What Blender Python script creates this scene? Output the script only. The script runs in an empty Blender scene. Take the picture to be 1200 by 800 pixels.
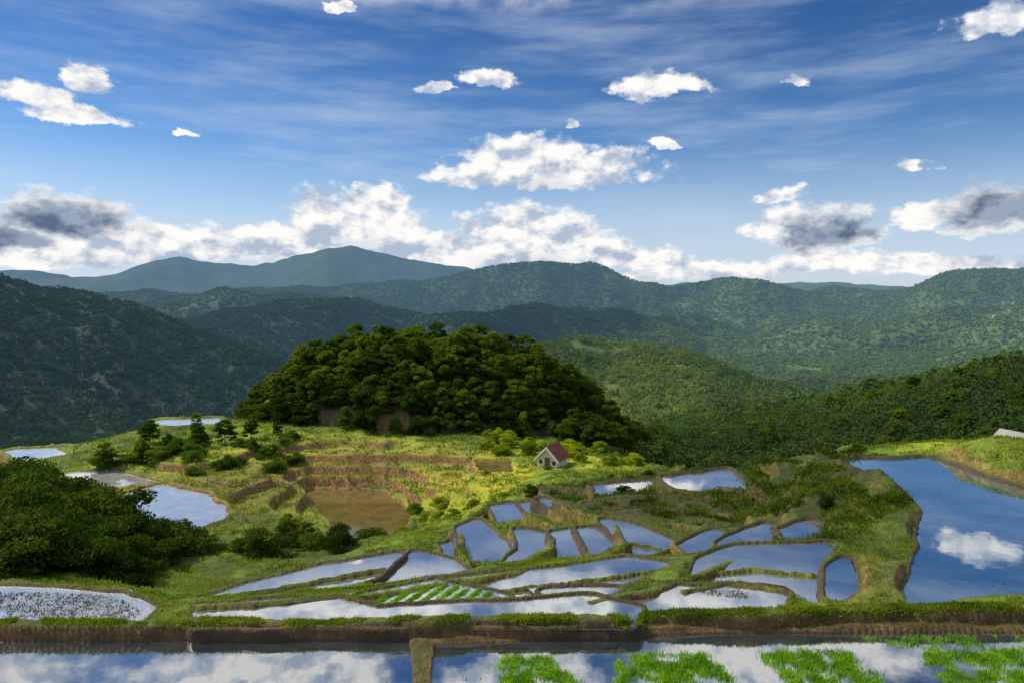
import bpy, bmesh, math, random
import numpy as np
from mathutils import Vector, Matrix

random.seed(7); RNG=np.random.default_rng(7)
scene=bpy.context.scene
HC=9.0; F=800.0; PITCH=math.atan(60/800.0)
cP,sP=math.cos(PITCH),math.sin(PITCH)

# ------------------------------------------------------------------ survey helpers
def ray(px,py):
    px=np.asarray(px,float); py=np.asarray(py,float)
    x=(px-600)/F; u=(400-py)/F
    return x, cP+u*sP, -sP+u*cP
def at_z(px,py,z):
    dx,dy,dz=ray(px,py); t=(z-HC)/dz
    return float(dx*t),float(dy*t)
def az_slope(px,py):
    dx,dy,dz=ray(px,py)
    return np.arctan2(dx,dy), dz/np.hypot(dx,dy)
def wp(px,r):
    a=math.atan((px-600)/F)
    return r*math.sin(a), r*math.cos(a)

# ------------------------------------------------------------------ noise
def _h(ix,iy,seed):
    h=(ix*374761393+iy*668265263+seed*2147483647)&0xffffffff
    h=((h^(h>>13))*1274126177)&0xffffffff
    h=((h^(h>>16))*2246822519)&0xffffffff
    return ((h^(h>>15))&0xffffff)/float(0xffffff)
def vn(x,y,seed=0):
    xf=np.floor(x); yf=np.floor(y)
    ix=xf.astype(np.int64); iy=yf.astype(np.int64)
    fx=x-xf; fy=y-yf
    fx=fx*fx*fx*(fx*(fx*6-15)+10); fy=fy*fy*fy*(fy*(fy*6-15)+10)
    a=_h(ix,iy,seed); b=_h(ix+1,iy,seed); c=_h(ix,iy+1,seed); d=_h(ix+1,iy+1,seed)
    return (a*(1-fx)+b*fx)*(1-fy)+(c*(1-fx)+d*fx)*fy
def fbm(x,y,oct=4,seed=0,ridged=False):
    s=0;a=1;t=0
    for o in range(oct):
        n=vn(x,y,seed+o*17)
        if ridged: n=1-np.abs(2*n-1)
        s=s+a*n; t+=a; a*=0.5
        x,y=(x*1.6-y*1.2)+13.7,(x*1.2+y*1.6)+7.1
    return s/t
def sstep(a,b,x):
    t=np.clip((x-a)/(b-a),0,1); return t*t*(3-2*t)

# ------------------------------------------------------------------ ponds  (outline, level)
PONDS=[]
def pond(pts,z,kind='water'):
    PONDS.append(dict(p=np.array([at_z(a,b,z) for a,b in pts]),z=z,kind=kind))
pond([(-420,752),(478,750),(485,790),(478,960),(-420,960)],0.0,'near')
pond([(509,756),(600,752),(735,745),(900,742),(1650,740),(1650,960),(503,960)],0.003,'near')
pond([(-420,691),(60,692),(140,697),(172,713),(164,726),(-420,726)],0.30,'stubpale')
pond([(232,711),(390,702),(440,715),(560,707),(700,701),(742,711),(738,731),(232,731)],0.27)
pond([(425,697),(510,682),(588,698),(470,713)],0.12,'rice')
pond([(530,679),(640,667),(735,654),(776,662),(705,692),(600,699)],-0.02)
pond([(238,701),(300,684),(380,664),(462,651),(440,673),(380,690),(300,699)],-1.1)
pond([(440,684),(488,647),(526,657),(544,668),(505,677)],-1.2)
pond([(542,618),(560,611),(599,654),(560,658),(545,640)],-2.7)
pond([(609,622),(634,625),(643,657),(595,661),(613,645)],-2.4)
pond([(582,594),(596,591),(606,607),(592,611)],-4.1)
pond([(653,624),(674,621),(686,650),(660,653)],-2.0)
pond([(684,620),(702,619),(716,640),(696,647)],-1.8)
pond([(710,609),(744,618),(784,637),(742,652),(736,636)],-1.7)
pond([(716,702),(790,687),(916,692),(908,706),(752,715)],0.12,'stubble')
pond([(824,656),(868,641),(970,637),(950,660),(952,704),(918,695),(816,681)],-0.1)
pond([(848,638),(900,615),(912,632),(866,647)],-0.9)
pond([(922,622),(950,611),(958,632),(930,635)],-0.5)
pond([(784,560),(850,551),(870,566),(864,577),(796,572)],-4.2)
pond([(994,541),(1092,538),(1150,560),(1200,577),(1400,640),(1500,700),(1150,693),(1078,705),(1068,692),(1086,650),(1092,600),(1062,568)],0.12,'sparse')
pond([(156,578),(186,570),(234,581),(262,604),(200,627),(182,612)],-15.0,'bright')
pond([(84,555),(126,553),(174,566),(132,569)],-15.6,'bright')
pond([(18,528),(56,526),(66,533),(36,538)],-17.0,'bright')
pond([(188,493),(248,491),(250,496),(200,498)],-13.6,'bright')
pond([(366,576),(440,578),(478,600),(446,644),(402,628),(386,600)],-18.5,'mud')
pond([(566,541),(590,540),(596,552),(572,552)],-15.2,'mud')
pond([(640,586),(676,596),(692,612),(664,604)],-3.8)
pond([(638,693),(720,690),(700,700),(650,701)],0.05)
pond([(975,668),(990,656),(996,690),(978,700)],0.1,'sparse')
pond([(700,570),(760,565),(778,572),(706,579)],-5.6)
pond([(800,640),(838,622),(846,630),(812,650)],-1.5)
pond([(600,592),(632,590),(650,604),(618,608)],-4.4)
pond([(520,640),(534,634),(540,650),(528,654)],-3.0)
# fallow terrace strips
pond([(690,590),(740,585),(800,586),(862,592),(858,597),(800,590),(745,589),(700,595)],-3.9,'fallow')
pond([(716,604),(770,600),(840,602),(884,608),(850,612),(790,607),(735,609)],-3.0,'fallow')
pond([(640,573),(690,577),(690,582),(650,581)],-6.4,'fallow')

# ------------------------------------------------------------------ bund walls
LINES=[]
def line(pts,w,world=False):
    P=[]
    for a,b,z in pts:
        if world: P.append((a,b,z))
        else:
            x,y=at_z(a,b,z); P.append((x,y,z))
    LINES.append((np.array(P),w))
line([(-32,17.1,.36),(-14,17.25,.34),(-8,17.35,.37),(-5,17.25,.33),(-3,17.3,.42),(-2,17.25,.48),(0,17.35,.44),(2.6,17.35,.46),(2.95,17.45,.36)],.18,True)
line([(3.8,17.7,.34),(5,17.75,.4),(7,17.7,.45),(9,17.9,.42),(12,17.9,.46),(16,18.2,.42),(32,18.65,.48)],.18,True)
line([(-2.3,17.1,.12),(-2.05,16.4,.06),(-2.3,15.7,.1),(-2.0,15,.07),(-1.9,13,.1),(-1.7,8,.1)],.05,True)
line([(222,708,.38),(330,704,.34),(460,692,.2),(600,669,.08),(700,653,-.5),(733,637,-1.1),(717,611,-1.8),(650,586,-3.3)],.12)
line([(800,690,.2),(850,682,.18),(920,690,.2)],.07)
line([(816,672,.02),(880,664,.02),(955,672,.02)],.03)
line([(556,693,.1),(640,684,.1),(770,666,.1)],.03)
line([(255,697,-.95),(340,684,-.95),(450,664,-.95)],.04)
line([(715,640,-1.6),(740,634,-1.55),(775,640,-1.55)],.03)
line([(690,704,.3),(760,690,.25),(830,668,.1),(880,648,-.3),(905,638,-.6)],.12)
line([(600,668,-1),(645,640,-1.6),(650,615,-2.6),(615,600,-3.5)],.14)
line([(548,662,-1.4),(540,640,-2.2),(538,612,-3.2),(580,585,-4.3)],.14)
line([(690,600,-3.4),(745,593,-3.4),(800,594,-3.4),(870,603,-2.4)],.16)
line([(716,614,-2.5),(790,612,-2.5),(850,619,-1.9),(895,612,-1.4)],.16)
line([(700,584,-4.5),(760,579,-4.7),(860,584,-3.5)],.18)
line([(690,571,-6),(760,561,-6.2),(870,572,-3.6)],.2)
line([(780,626,-2.0),(820,622,-2.0),(860,630,-1.5)],.13)

# ------------------------------------------------------------------ base surface control points
C=[]
def cp(px,py,z):
    z=z+.85*min(1,max(0,(z+6)/4)) if py<790 else z
    x,y=at_z(px,py,z); C.append((x,y,z))
def cw(px,r,z):
    x,y=wp(px,r); C.append((x,y,z))
for a,b,z in [(-100,800,.1),(300,800,.1),(600,800,.1),(900,800,.1),(1300,800,.1),
 (0,680,-1.0),(0,640,-3.2),(0,600,-4.2),(0,570,-4.8),(90,600,-6),(140,640,-5.5),(180,690,-2.2),(170,640,-7.5),(130,590,-8.5),
 (200,700,-1.6),(230,660,-9),(300,650,-11),(260,645,-12.5),(400,650,-13),(350,690,-2.6),(300,620,-15),(360,610,-16.5),(420,660,-10),
 (120,520,-15.5),(80,545,-16),(60,515,-17.5),(130,545,-15),(200,540,-13.8),(270,520,-13.6),(340,512,-13.5),(450,518,-14),(540,522,-14.5),(620,538,-15),(730,545,-15.5),
 (270,560,-14.3),(330,560,-15.2),(330,590,-16.5),(400,560,-17),(400,540,-15.4),(480,560,-16.5),(460,540,-15.5),(290,600,-15.3),
 (480,600,-17.2),(500,570,-16),(560,560,-13.5),(600,578,-9),(520,630,-8),(540,600,-9.5),(490,640,-9.5),(560,540,-15.2),(620,560,-12),
 (650,572,-8),(700,562,-9.5),(770,560,-8.5),(760,585,-5.5),(740,600,-4.2),(820,590,-4),(860,600,-3),(800,620,-3),(820,640,-2.2),
 (862,535,-2.8),(900,530,-2.4),(960,530,-2.0),(1040,555,-.4),(950,560,-.6),(1000,600,-.3),(1050,620,-.4),(900,590,-1.4),(960,620,-.9),(870,560,-2.6),
 (1020,660,-.15),(1060,670,-.3),(1000,700,-.6),(1040,520,-1.5),(1100,523,-.5),(1200,530,.3),(1200,555,-.2),(1290,520,1),(1150,512,.6),
 (800,545,-9),(740,555,-11),(640,650,-2.3),(600,620,-3.9),(680,600,-4),(630,605,-4.1)]: cp(a,b,z)
for px,r,z in [(-300,40,-3),(-300,80,-14),(-200,120,-30),(0,150,-42),(100,150,-38),(200,165,-32),(0,250,-85),(200,260,-75),(400,230,-55),
 (300,130,-14.5),(500,115,-15),(400,115,-14),(650,115,-16),(740,120,-19),(300,165,-22),(500,175,-22),(700,165,-26),(600,230,-55),(800,90,-17),(800,130,-26),(900,70,-12),(950,60,-8),(1000,90,-17),(1100,60,-5),(1100,90,-15),(1250,60,-3),(1250,90,-12),(1000,130,-24),(1200,130,-17),(1400,100,-10),(850,190,-31),(1000,195,-22),(1100,200,-17),(1200,205,-9),(1350,205,-3),(500,137,-15),(350,137,-15),(600,137,-15)]: cw(px,r,z)
for x,y,z in [(-40,-10,2),(0,-15,2),(40,-10,2),(40,15,.3),(-40,15,.2)]: C.append((x,y,z))
for P in PONDS:
    for q in P['p']: C.append((q[0],q[1],P['z']+.05))
C=np.array(C)
keep=[]
for i in range(len(C)):
    if all(math.hypot(C[i,0]-C[j,0],C[i,1]-C[j,1])>0.35 for j in keep): keep.append(i)
C=C[keep]
n=len(C)
D=np.hypot(C[:,None,0]-C[None,:,0],C[:,None,1]-C[None,:,1])
A=np.zeros((n+1,n+1)); A[:n,:n]=-D+np.eye(n)*0.25; A[:n,n]=1; A[n,:n]=1
W=np.linalg.solve(A,np.append(C[:,2],0))
def base(x,y):
    out=np.full(x.shape,W[n])
    for s in range(0,len(x),60000):
        xs=x[s:s+60000]; ys=y[s:s+60000]
        d=np.hypot(xs[:,None]-C[None,:,0],ys[:,None]-C[None,:,1])
        out[s:s+60000]+=-d@W[:n]
    return out

# ------------------------------------------------------------------ mountains
def curve(pts):
    p=np.array(pts,float); a,s=az_slope(p[:,0],p[:,1])
    return a,s
LAY=[ # mean distance, skyline, drop behind
 (240,curve([(-500,640),(0,640),(400,620),(700,560),(760,540),(850,495),(950,478),(1050,463),(1150,443),(1200,434),(1500,405),(2000,405)]),28),
 (650,curve([(-700,520),(0,525),(300,520),(500,450),(600,412),(680,396),(740,403),(800,413),(860,433),(920,453),(980,468),(1100,480),(1200,490),(2000,490)]),34),
 (1250,curve([(-900,300),(-300,300),(0,327),(60,341),(120,351),(190,370),(230,384),(300,410),(400,442),(500,470),(600,480),(700,465),(800,452),(900,447),(960,440),(1000,447),(1100,455),(1200,450),(2000,440)]),60),
 (1800,curve([(-900,380),(0,395),(100,395),(150,385),(210,375),(260,363),(330,355),(400,351),(450,362),(500,366),(560,363),(620,361),(690,363),(740,369),(790,381),(830,402),(880,418),(950,424),(1050,415),(1120,410),(1200,405),(2000,380)]),70),
 (2500,curve([(-900,350),(100,375),(170,352),(260,338),(320,346),(400,358),(500,372),(700,374),(760,372),(820,372),(880,385),(960,372),(1040,378),(1100,365),(1200,348),(2000,330)]),80),
 (3600,curve([(-900,335),(0,345),(200,348),(400,342),(480,335),(545,322),(600,312),(650,307),(690,310),(740,325),(790,333),(850,324),(890,325),(930,338),(990,341),(1060,339),(1100,322),(1150,312),(1200,309),(2000,290)]),160),
 (6500,curve([(-900,318),(-300,325),(0,318),(50,319),(110,323),(170,311),(210,304),(250,312),(320,310),(350,301),(385,289),(410,290),(440,298),(500,308),(545,317),(600,330),(800,334),(1200,336),(2000,336)]),250),
]
def mountains(x,y,r):
    az=np.arctan2(x,y)
    nodes=[(np.full(r.shape,165.0),np.full(r.shape,-34.0))]
    for i,(R,(a,s),drop) in enumerate(LAY):
        wob=0.16*(fbm(az*7+i*9.1,az*0+3.3*i,3,seed=i*5)-.5)*2
        if i<1: wob=wob*0.4
        Rv=R*(1+wob)
        jag=(fbm(az*28+i*3,az*0+i,2,seed=90+i)-.5)*(.005 if i<5 else .003)
        zc=HC+Rv*(np.interp(az,a,s)+jag)
        if i>0:
            pr,pz=nodes[-1]
            fr=.42 if i in(1,) else (.08 if i==2 else .2)
            dr=pr+(Rv-pr)*fr
            dz=np.minimum(pz-drop_prev*.7,zc-drop_prev*.3)
            nodes.append((dr,dz))
        nodes.append((Rv,zc)); drop_prev=drop
    nodes.append((np.full(r.shape,9500.0),np.full(r.shape,-80.0)))
    nodes.append((np.full(r.shape,60000.0),np.full(r.shape,-60.0)))
    z=nodes[0][1].copy()
    for (r0,z0),(r1,z1) in zip(nodes[:-1],nodes[1:]):
        t=np.clip((r-r0)/(r1-r0),0,1)
        t=t*t*(3-2*t)*.6+t*.4
        z=np.where(r>=r0,z0+(z1-z0)*t,z)
    wx=fbm(x/300+5,y/300,3,seed=41)-.5; wy=fbm(x/300,y/300+9,3,seed=43)-.5
    g=0
    for L,wgt in ((170,.35),(420,.75),(1100,1.1)):
        act=sstep(L*1.2,L*3.5,r)*(1-sstep(L*16,L*30,r))
        g=g+wgt*act*L*0.10*(fbm((x+wx*250)/L,(y+wy*250)/L,3,seed=int(L),ridged=True)-.64)
    return z+g*sstep(240,420,r)*(1-sstep(8500,9500,r))
def shade_tone(x,y):
    # forest and ground colour with cloud shadow painted on middle ridges, sunlight on right slopes
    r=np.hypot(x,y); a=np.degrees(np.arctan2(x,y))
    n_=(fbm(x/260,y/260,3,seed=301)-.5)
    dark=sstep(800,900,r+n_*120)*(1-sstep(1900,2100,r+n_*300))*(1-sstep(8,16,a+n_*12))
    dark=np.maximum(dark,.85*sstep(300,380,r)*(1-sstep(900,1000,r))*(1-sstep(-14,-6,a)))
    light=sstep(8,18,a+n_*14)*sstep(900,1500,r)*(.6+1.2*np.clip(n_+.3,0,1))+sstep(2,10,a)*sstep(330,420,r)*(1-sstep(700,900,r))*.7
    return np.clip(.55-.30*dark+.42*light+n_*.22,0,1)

KX,KY,KA,KB=-17.5,139.0,39.0,25.0
def knoll(x,y):
    dx=(x-KX); dx=np.where(dx>0,dx/(KA+7),dx/(KA-3)); dy=(y-KY)/KB
    e=np.sqrt(dx*dx+dy*dy)
    return e,10.2*np.where(e<1,np.cos(np.clip(e,0,1)*math.pi/2)**np.where(dx>0,.85,.55),0)

def poly_dist(x,y,P):
    d=np.full(x.shape,1e9); ins=np.zeros(x.shape,bool)
    m=len(P)
    for i in range(m):
        ax,ay=P[i]; bx,by=P[(i+1)%m]
        ex,ey=bx-ax,by-ay
        t=np.clip(((x-ax)*ex+(y-ay)*ey)/(ex*ex+ey*ey+1e-9),0,1)
        d=np.minimum(d,np.hypot(x-ax-t*ex,y-ay-t*ey))
        c=((ay>y)!=(by>y))&(x<(bx-ax)*(y-ay)/(by-ay+1e-12)+ax)
        ins^=c
    return np.where(ins,-d,d)

def roughzone(x,y):
    a=np.degrees(np.arctan2(x,y)); r=np.hypot(x,y)
    return np.exp(-((a-24)/7)**2-((r-36)/10)**2)+np.exp(-((a-11)/9)**2-((r-52)/14)**2)+np.exp(-((a+23)/12)**2-((r-46)/12)**2)
def height(x,y):
    x=np.asarray(x,float).ravel(); y=np.asarray(y,float).ravel()
    r=np.hypot(x,y)
    z=np.zeros_like(x); pondm=np.full(x.shape,-1,int); pd=np.full(x.shape,50.0)
    near=r<330
    far=r>150
    zf=np.zeros_like(x)
    if far.any(): zf[far]=mountains(x[far],y[far],r[far])
    if near.any():
        X=x[near];Y=y[near];R=r[near]
        b=base(X,Y)
        e,kn=knoll(X,Y)
        st=1.0
        q=b/st+ .3*(fbm(X/9,Y/9,2,seed=3)-.5)
        fl=np.floor(q); fr=q-fl
        tz=st*(fl+sstep(.76,.92,fr))
        tm=sstep(22,28,R)*(1-sstep(118,150,R))*(1-sstep(-1.2,-.3,b))
        tm=tm*(1-(e<1.0))*.97
        b=b*(1-tm)+tz*tm
        b=b+kn
        rz=roughzone(X,Y)
        b=b+(fbm(X/2.2,Y/2.2,3,seed=8)-.5)*(np.clip(R/60,.2,.7)*.5+rz*.9)+(fbm(X/.6,Y/.6,3,seed=12)-.5)*(.1*np.clip(R/25,.6,1.5)+.3*rz)
        wsc=np.clip(R/35,.3,1.8)
        Xw=X+(fbm(X/1.7,Y/1.7,3,seed=21)-.5)*.6*wsc; Yw=Y+(fbm(X/1.7,Y/1.7,3,seed=33)-.5)*.6*wsc
        pm=np.full(X.shape,-1,int); pdd=np.full(X.shape,50.0)
        for i in sorted(range(len(PONDS)),key=lambda k:PONDS[k]['z']):
            P=PONDS[i]; p=P['p']
            mg=6
            m=(X>p[:,0].min()-mg)&(X<p[:,0].max()+mg)&(Y>p[:,1].min()-mg)&(Y<p[:,1].max()+mg)
            if not m.any(): continue
            idx=np.where(m)[0]
            if P['kind']=='near':
                d=poly_dist(X[idx]+(Xw[idx]-X[idx])*.35,Y[idx]+(Yw[idx]-Y[idx])*.35,p)
            else: d=poly_dist(Xw[idx],Yw[idx],p)-.010*R[idx]
            bw=np.clip(.0055*R[idx],.09,.7)
            if P['kind']=='near': bw=bw*.5
            zz=P['z']
            bh=np.clip(.0035*R[idx],.05,.3)
            wgt=1-sstep(bw,bw*2.2,d)
            tgt=zz+bh*sstep(-.02,.4*bw,d)
            b[idx]=np.where(d>0,b[idx]*(1-wgt)+tgt*wgt,b[idx])
            ii=idx[d<=0]
            if P['kind']=='fallow': b[ii]=zz+(fbm(X[ii]/.5,Y[ii]/.5,3,seed=9)-.5)*.12
            else: b[ii]=zz-.04-np.minimum(.12,-d[d<=0]*.5)
            pm[ii]=i
            pdd[idx]=np.minimum(pdd[idx],d)
        for P,w in LINES:
            mg=3
            m=(X>P[:,0].min()-mg)&(X<P[:,0].max()+mg)&(Y>P[:,1].min()-mg)&(Y<P[:,1].max()+mg)
            idx=np.where(m)[0]
            if len(idx)==0: continue
            xx=X[idx]+(fbm(X[idx]/.8,Y[idx]/.8,4,seed=51)-.5)*.24; yy=Y[idx]+(fbm(X[idx]/.8,Y[idx]/.8,4,seed=52)-.5)*.24
            best=np.full(len(idx),1e9); bz=np.zeros(len(idx))
            for k in range(len(P)-1):
                ax,ay,az_=P[k]; bx,by,bz_=P[k+1]; ex,ey=bx-ax,by-ay
                t=np.clip(((xx-ax)*ex+(yy-ay)*ey)/(ex*ex+ey*ey),0,1)
                d=np.hypot(xx-ax-t*ex,yy-ay-t*ey)
                mm=d<best; best[mm]=d[mm]; bz[mm]=(az_+(bz_-az_)*t)[mm]
            fall=sstep(w*.8,w+.26,best)
            top=bz+(fbm(xx/.4,yy/.4,3,seed=60)-.5)*.08
            tgt=top-fall*.9
            use=(tgt>b[idx])&(best<w+.4)
            ii=idx[use]; b[ii]=tgt[use]
            ok=b[ii]>np.array([PONDS[q]['z'] if q>=0 else -99 for q in pm[ii]])
            pm[ii[ok]]=-1
        z[near]=b; pondm[near]=pm; pd[near]=pdd
    k=sstep(190,300,r)
    z=np.where(near,z*(1-k)+zf*k,zf)
    return z,pondm,pd

# ------------------------------------------------------------------ mesh helper
def mesh_np(name,V,Fc,mat,smooth=False,attrs=None):
    V=np.asarray(V,np.float32); Fc=np.asarray(Fc,np.int32)
    me=bpy.data.meshes.new(name)
    k=Fc.shape[1]
    me.vertices.add(len(V)); me.vertices.foreach_set('co',V.ravel())
    me.loops.add(Fc.size); me.loops.foreach_set('vertex_index',Fc.ravel())
    me.polygons.add(len(Fc)); me.polygons.foreach_set('loop_start',np.arange(0,Fc.size,k,dtype=np.int32))
    me.polygons.foreach_set('loop_total',np.full(len(Fc),k,np.int32))
    if smooth: me.polygons.foreach_set('use_smooth',np.ones(len(Fc),bool))
    if attrs:
        for an,av in attrs.items():
            at=me.attributes.new(an,'FLOAT','POINT'); at.data.foreach_set('value',np.asarray(av,np.float32))
    me.materials.append(mat); me.update(); me.validate()
    return me
def add_obj(name,me,parent=None,loc=(0,0,0)):
    o=bpy.data.objects.new(name,me); o.location=loc
    scene.collection.objects.link(o)
    if parent: o.parent=parent
    return o

# ------------------------------------------------------------------ materials
def newmat(name):
    m=bpy.data.materials.new(name); m.use_nodes=True; m.node_tree.nodes.clear(); return m,m.node_tree
class NT:
    def __init__(s,nt): s.nt=nt
    def n(s,t,**k):
        nd=s.nt.nodes.new(t)
        for a,b in k.items(): setattr(nd,a,b)
        return nd
    def l(s,a,b): s.nt.links.new(a,b)
    def val(s,sock,v):
        if isinstance(v,bpy.types.NodeSocket): s.l(v,sock)
        else: sock.default_value=v
    def math(s,op,a,b=None,c=None,clamp=False):
        nd=s.n('ShaderNodeMath',operation=op); nd.use_clamp=clamp
        s.val(nd.inputs[0],a)
        if b is not None: s.val(nd.inputs[1],b)
        if c is not None: s.val(nd.inputs[2],c)
        return nd.outputs[0]
    def vmath(s,op,a,b=None):
        nd=s.n('ShaderNodeVectorMath',operation=op); s.val(nd.inputs[0],a)
        if b is not None: s.val(nd.inputs[1],b)
        return nd.outputs['Value'] if op in('LENGTH','DOT_PRODUCT') else nd.outputs[0]
    def noise(s,vec,scale,detail=4,rough=.55,out='Fac'):
        nd=s.n('ShaderNodeTexNoise'); s.l(vec,nd.inputs['Vector']); nd.inputs['Scale'].default_value=scale
        nd.inputs['Detail'].default_value=detail; nd.inputs['Roughness'].default_value=rough
        return nd.outputs[out]
    def mix(s,f,a,b,mode='MIX'):
        nd=s.n('ShaderNodeMix',data_type='RGBA',blend_type=mode); s.val(nd.inputs[0],f)
        for i,v in((6,a),(7,b)):
            if isinstance(v,bpy.types.NodeSocket): s.l(v,nd.inputs[i])
            else: nd.inputs[i].default_value=(*v,1)
        return nd.outputs[2]
    def ramp(s,f,stops):
        nd=s.n('ShaderNodeValToRGB'); s.l(f,nd.inputs[0]); cr=nd.color_ramp
        while len(cr.elements)<len(stops): cr.elements.new(.5)
        for e,(p,c) in zip(cr.elements,stops):
            e.position=p; e.color=(*c,1) if len(c)==3 else c
        return nd.outputs[0]
    def mr(s,v,a,b,c=0,d=1,smooth=True):
        nd=s.n('ShaderNodeMapRange'); nd.interpolation_type='SMOOTHSTEP' if smooth else 'LINEAR'
        s.val(nd.inputs[0],v)
        for i,q in enumerate((a,b,c,d)): nd.inputs[i+1].default_value=q
        return nd.outputs[0]
    def attr(s,name):
        a=s.n('ShaderNodeAttribute'); a.attribute_name=name; return a.outputs['Fac']
def finish(N,sh,haze=True):
    out=N.n('ShaderNodeOutputMaterial')
    if haze:  # aerial haze added as blue emission that grows with distance from the origin
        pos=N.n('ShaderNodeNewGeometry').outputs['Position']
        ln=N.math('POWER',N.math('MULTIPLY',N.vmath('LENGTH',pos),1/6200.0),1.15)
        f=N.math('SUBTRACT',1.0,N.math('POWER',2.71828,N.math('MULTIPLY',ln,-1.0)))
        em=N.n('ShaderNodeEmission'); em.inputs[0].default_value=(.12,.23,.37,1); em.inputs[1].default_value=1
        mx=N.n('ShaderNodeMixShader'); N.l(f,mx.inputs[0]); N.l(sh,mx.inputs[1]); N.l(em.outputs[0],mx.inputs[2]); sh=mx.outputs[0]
    N.l(sh,out.inputs[0])

def foliage(name,dark,mid,lite,nscale=.5,trans=.3,haze=False,objrand=True,far=False,orr=.24):
    m,nt=newmat(name); N=NT(nt)
    geo=N.n('ShaderNodeNewGeometry'); pos=geo.outputs['Position']
    f=N.noise(pos,nscale,3,.6)
    rnd=N.math('SUBTRACT',geo.outputs['Random Per Island'],.5)
    f=N.math('ADD',f,N.math('MULTIPLY',rnd,.25 if not far else .06))
    if objrand:
        oi=N.n('ShaderNodeObjectInfo').outputs['Random']
        f=N.math('ADD',f,N.math('MULTIPLY',N.math('SUBTRACT',oi,.5),orr))
    if far: f=N.math('ADD',N.math('MULTIPLY',f,.5),N.math('ADD',N.math('MULTIPLY',N.attr('shade_tone'),.5),0.0))
    col=N.ramp(f,[(.33,dark),(.52,mid),(.7,lite)])
    d=N.n('ShaderNodeBsdfDiffuse'); N.l(col,d.inputs[0])
    t=N.n('ShaderNodeBsdfTranslucent'); N.l(N.mix(1.0,col,(1.6,1.6,.6),'MULTIPLY'),t.inputs[0])
    mx=N.n('ShaderNodeMixShader'); mx.inputs[0].default_value=trans
    N.l(d.outputs[0],mx.inputs[1]); N.l(t.outputs[0],mx.inputs[2])
    finish(N,mx.outputs[0],haze); return m

M_CROWN=foliage('tree_leaves',(.036,.07,.012),(.075,.125,.016),(.16,.205,.025),.12,.42,False)
M_SHRUB=foliage('shrub_leaves',(.035,.075,.013),(.07,.13,.018),(.14,.20,.025),.3,.4,False)
M_SHRUBD=foliage('dark_shrub_leaves',(.016,.035,.008),(.036,.07,.011),(.08,.12,.018),.3,.3,False)  # darker copy of shrub leaves, shade of the left bank put into the colour
M_BRIGHT=foliage('bright_leaves',(.10,.17,.015),(.2,.28,.022),(.32,.36,.03),.3,.4,False)
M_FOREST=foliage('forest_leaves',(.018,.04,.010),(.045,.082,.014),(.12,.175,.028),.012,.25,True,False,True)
M_GRASS=foliage('grass_blades',(.05,.085,.012),(.13,.2,.02),(.3,.31,.04),.35,.35,False,False)
M_TUSS=foliage('tussock_blades',(.025,.05,.008),(.075,.115,.014),(.18,.2,.03),.4,.3,False,False)
M_RICE=foliage('rice_leaves',(.08,.21,.012),(.15,.33,.02),(.26,.44,.03),1.8,.4,False,False)
M_STUB=foliage('stubble_stalks',(.03,.04,.015),(.07,.08,.025),(.12,.12,.05),.8,.1,False,False)

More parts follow.
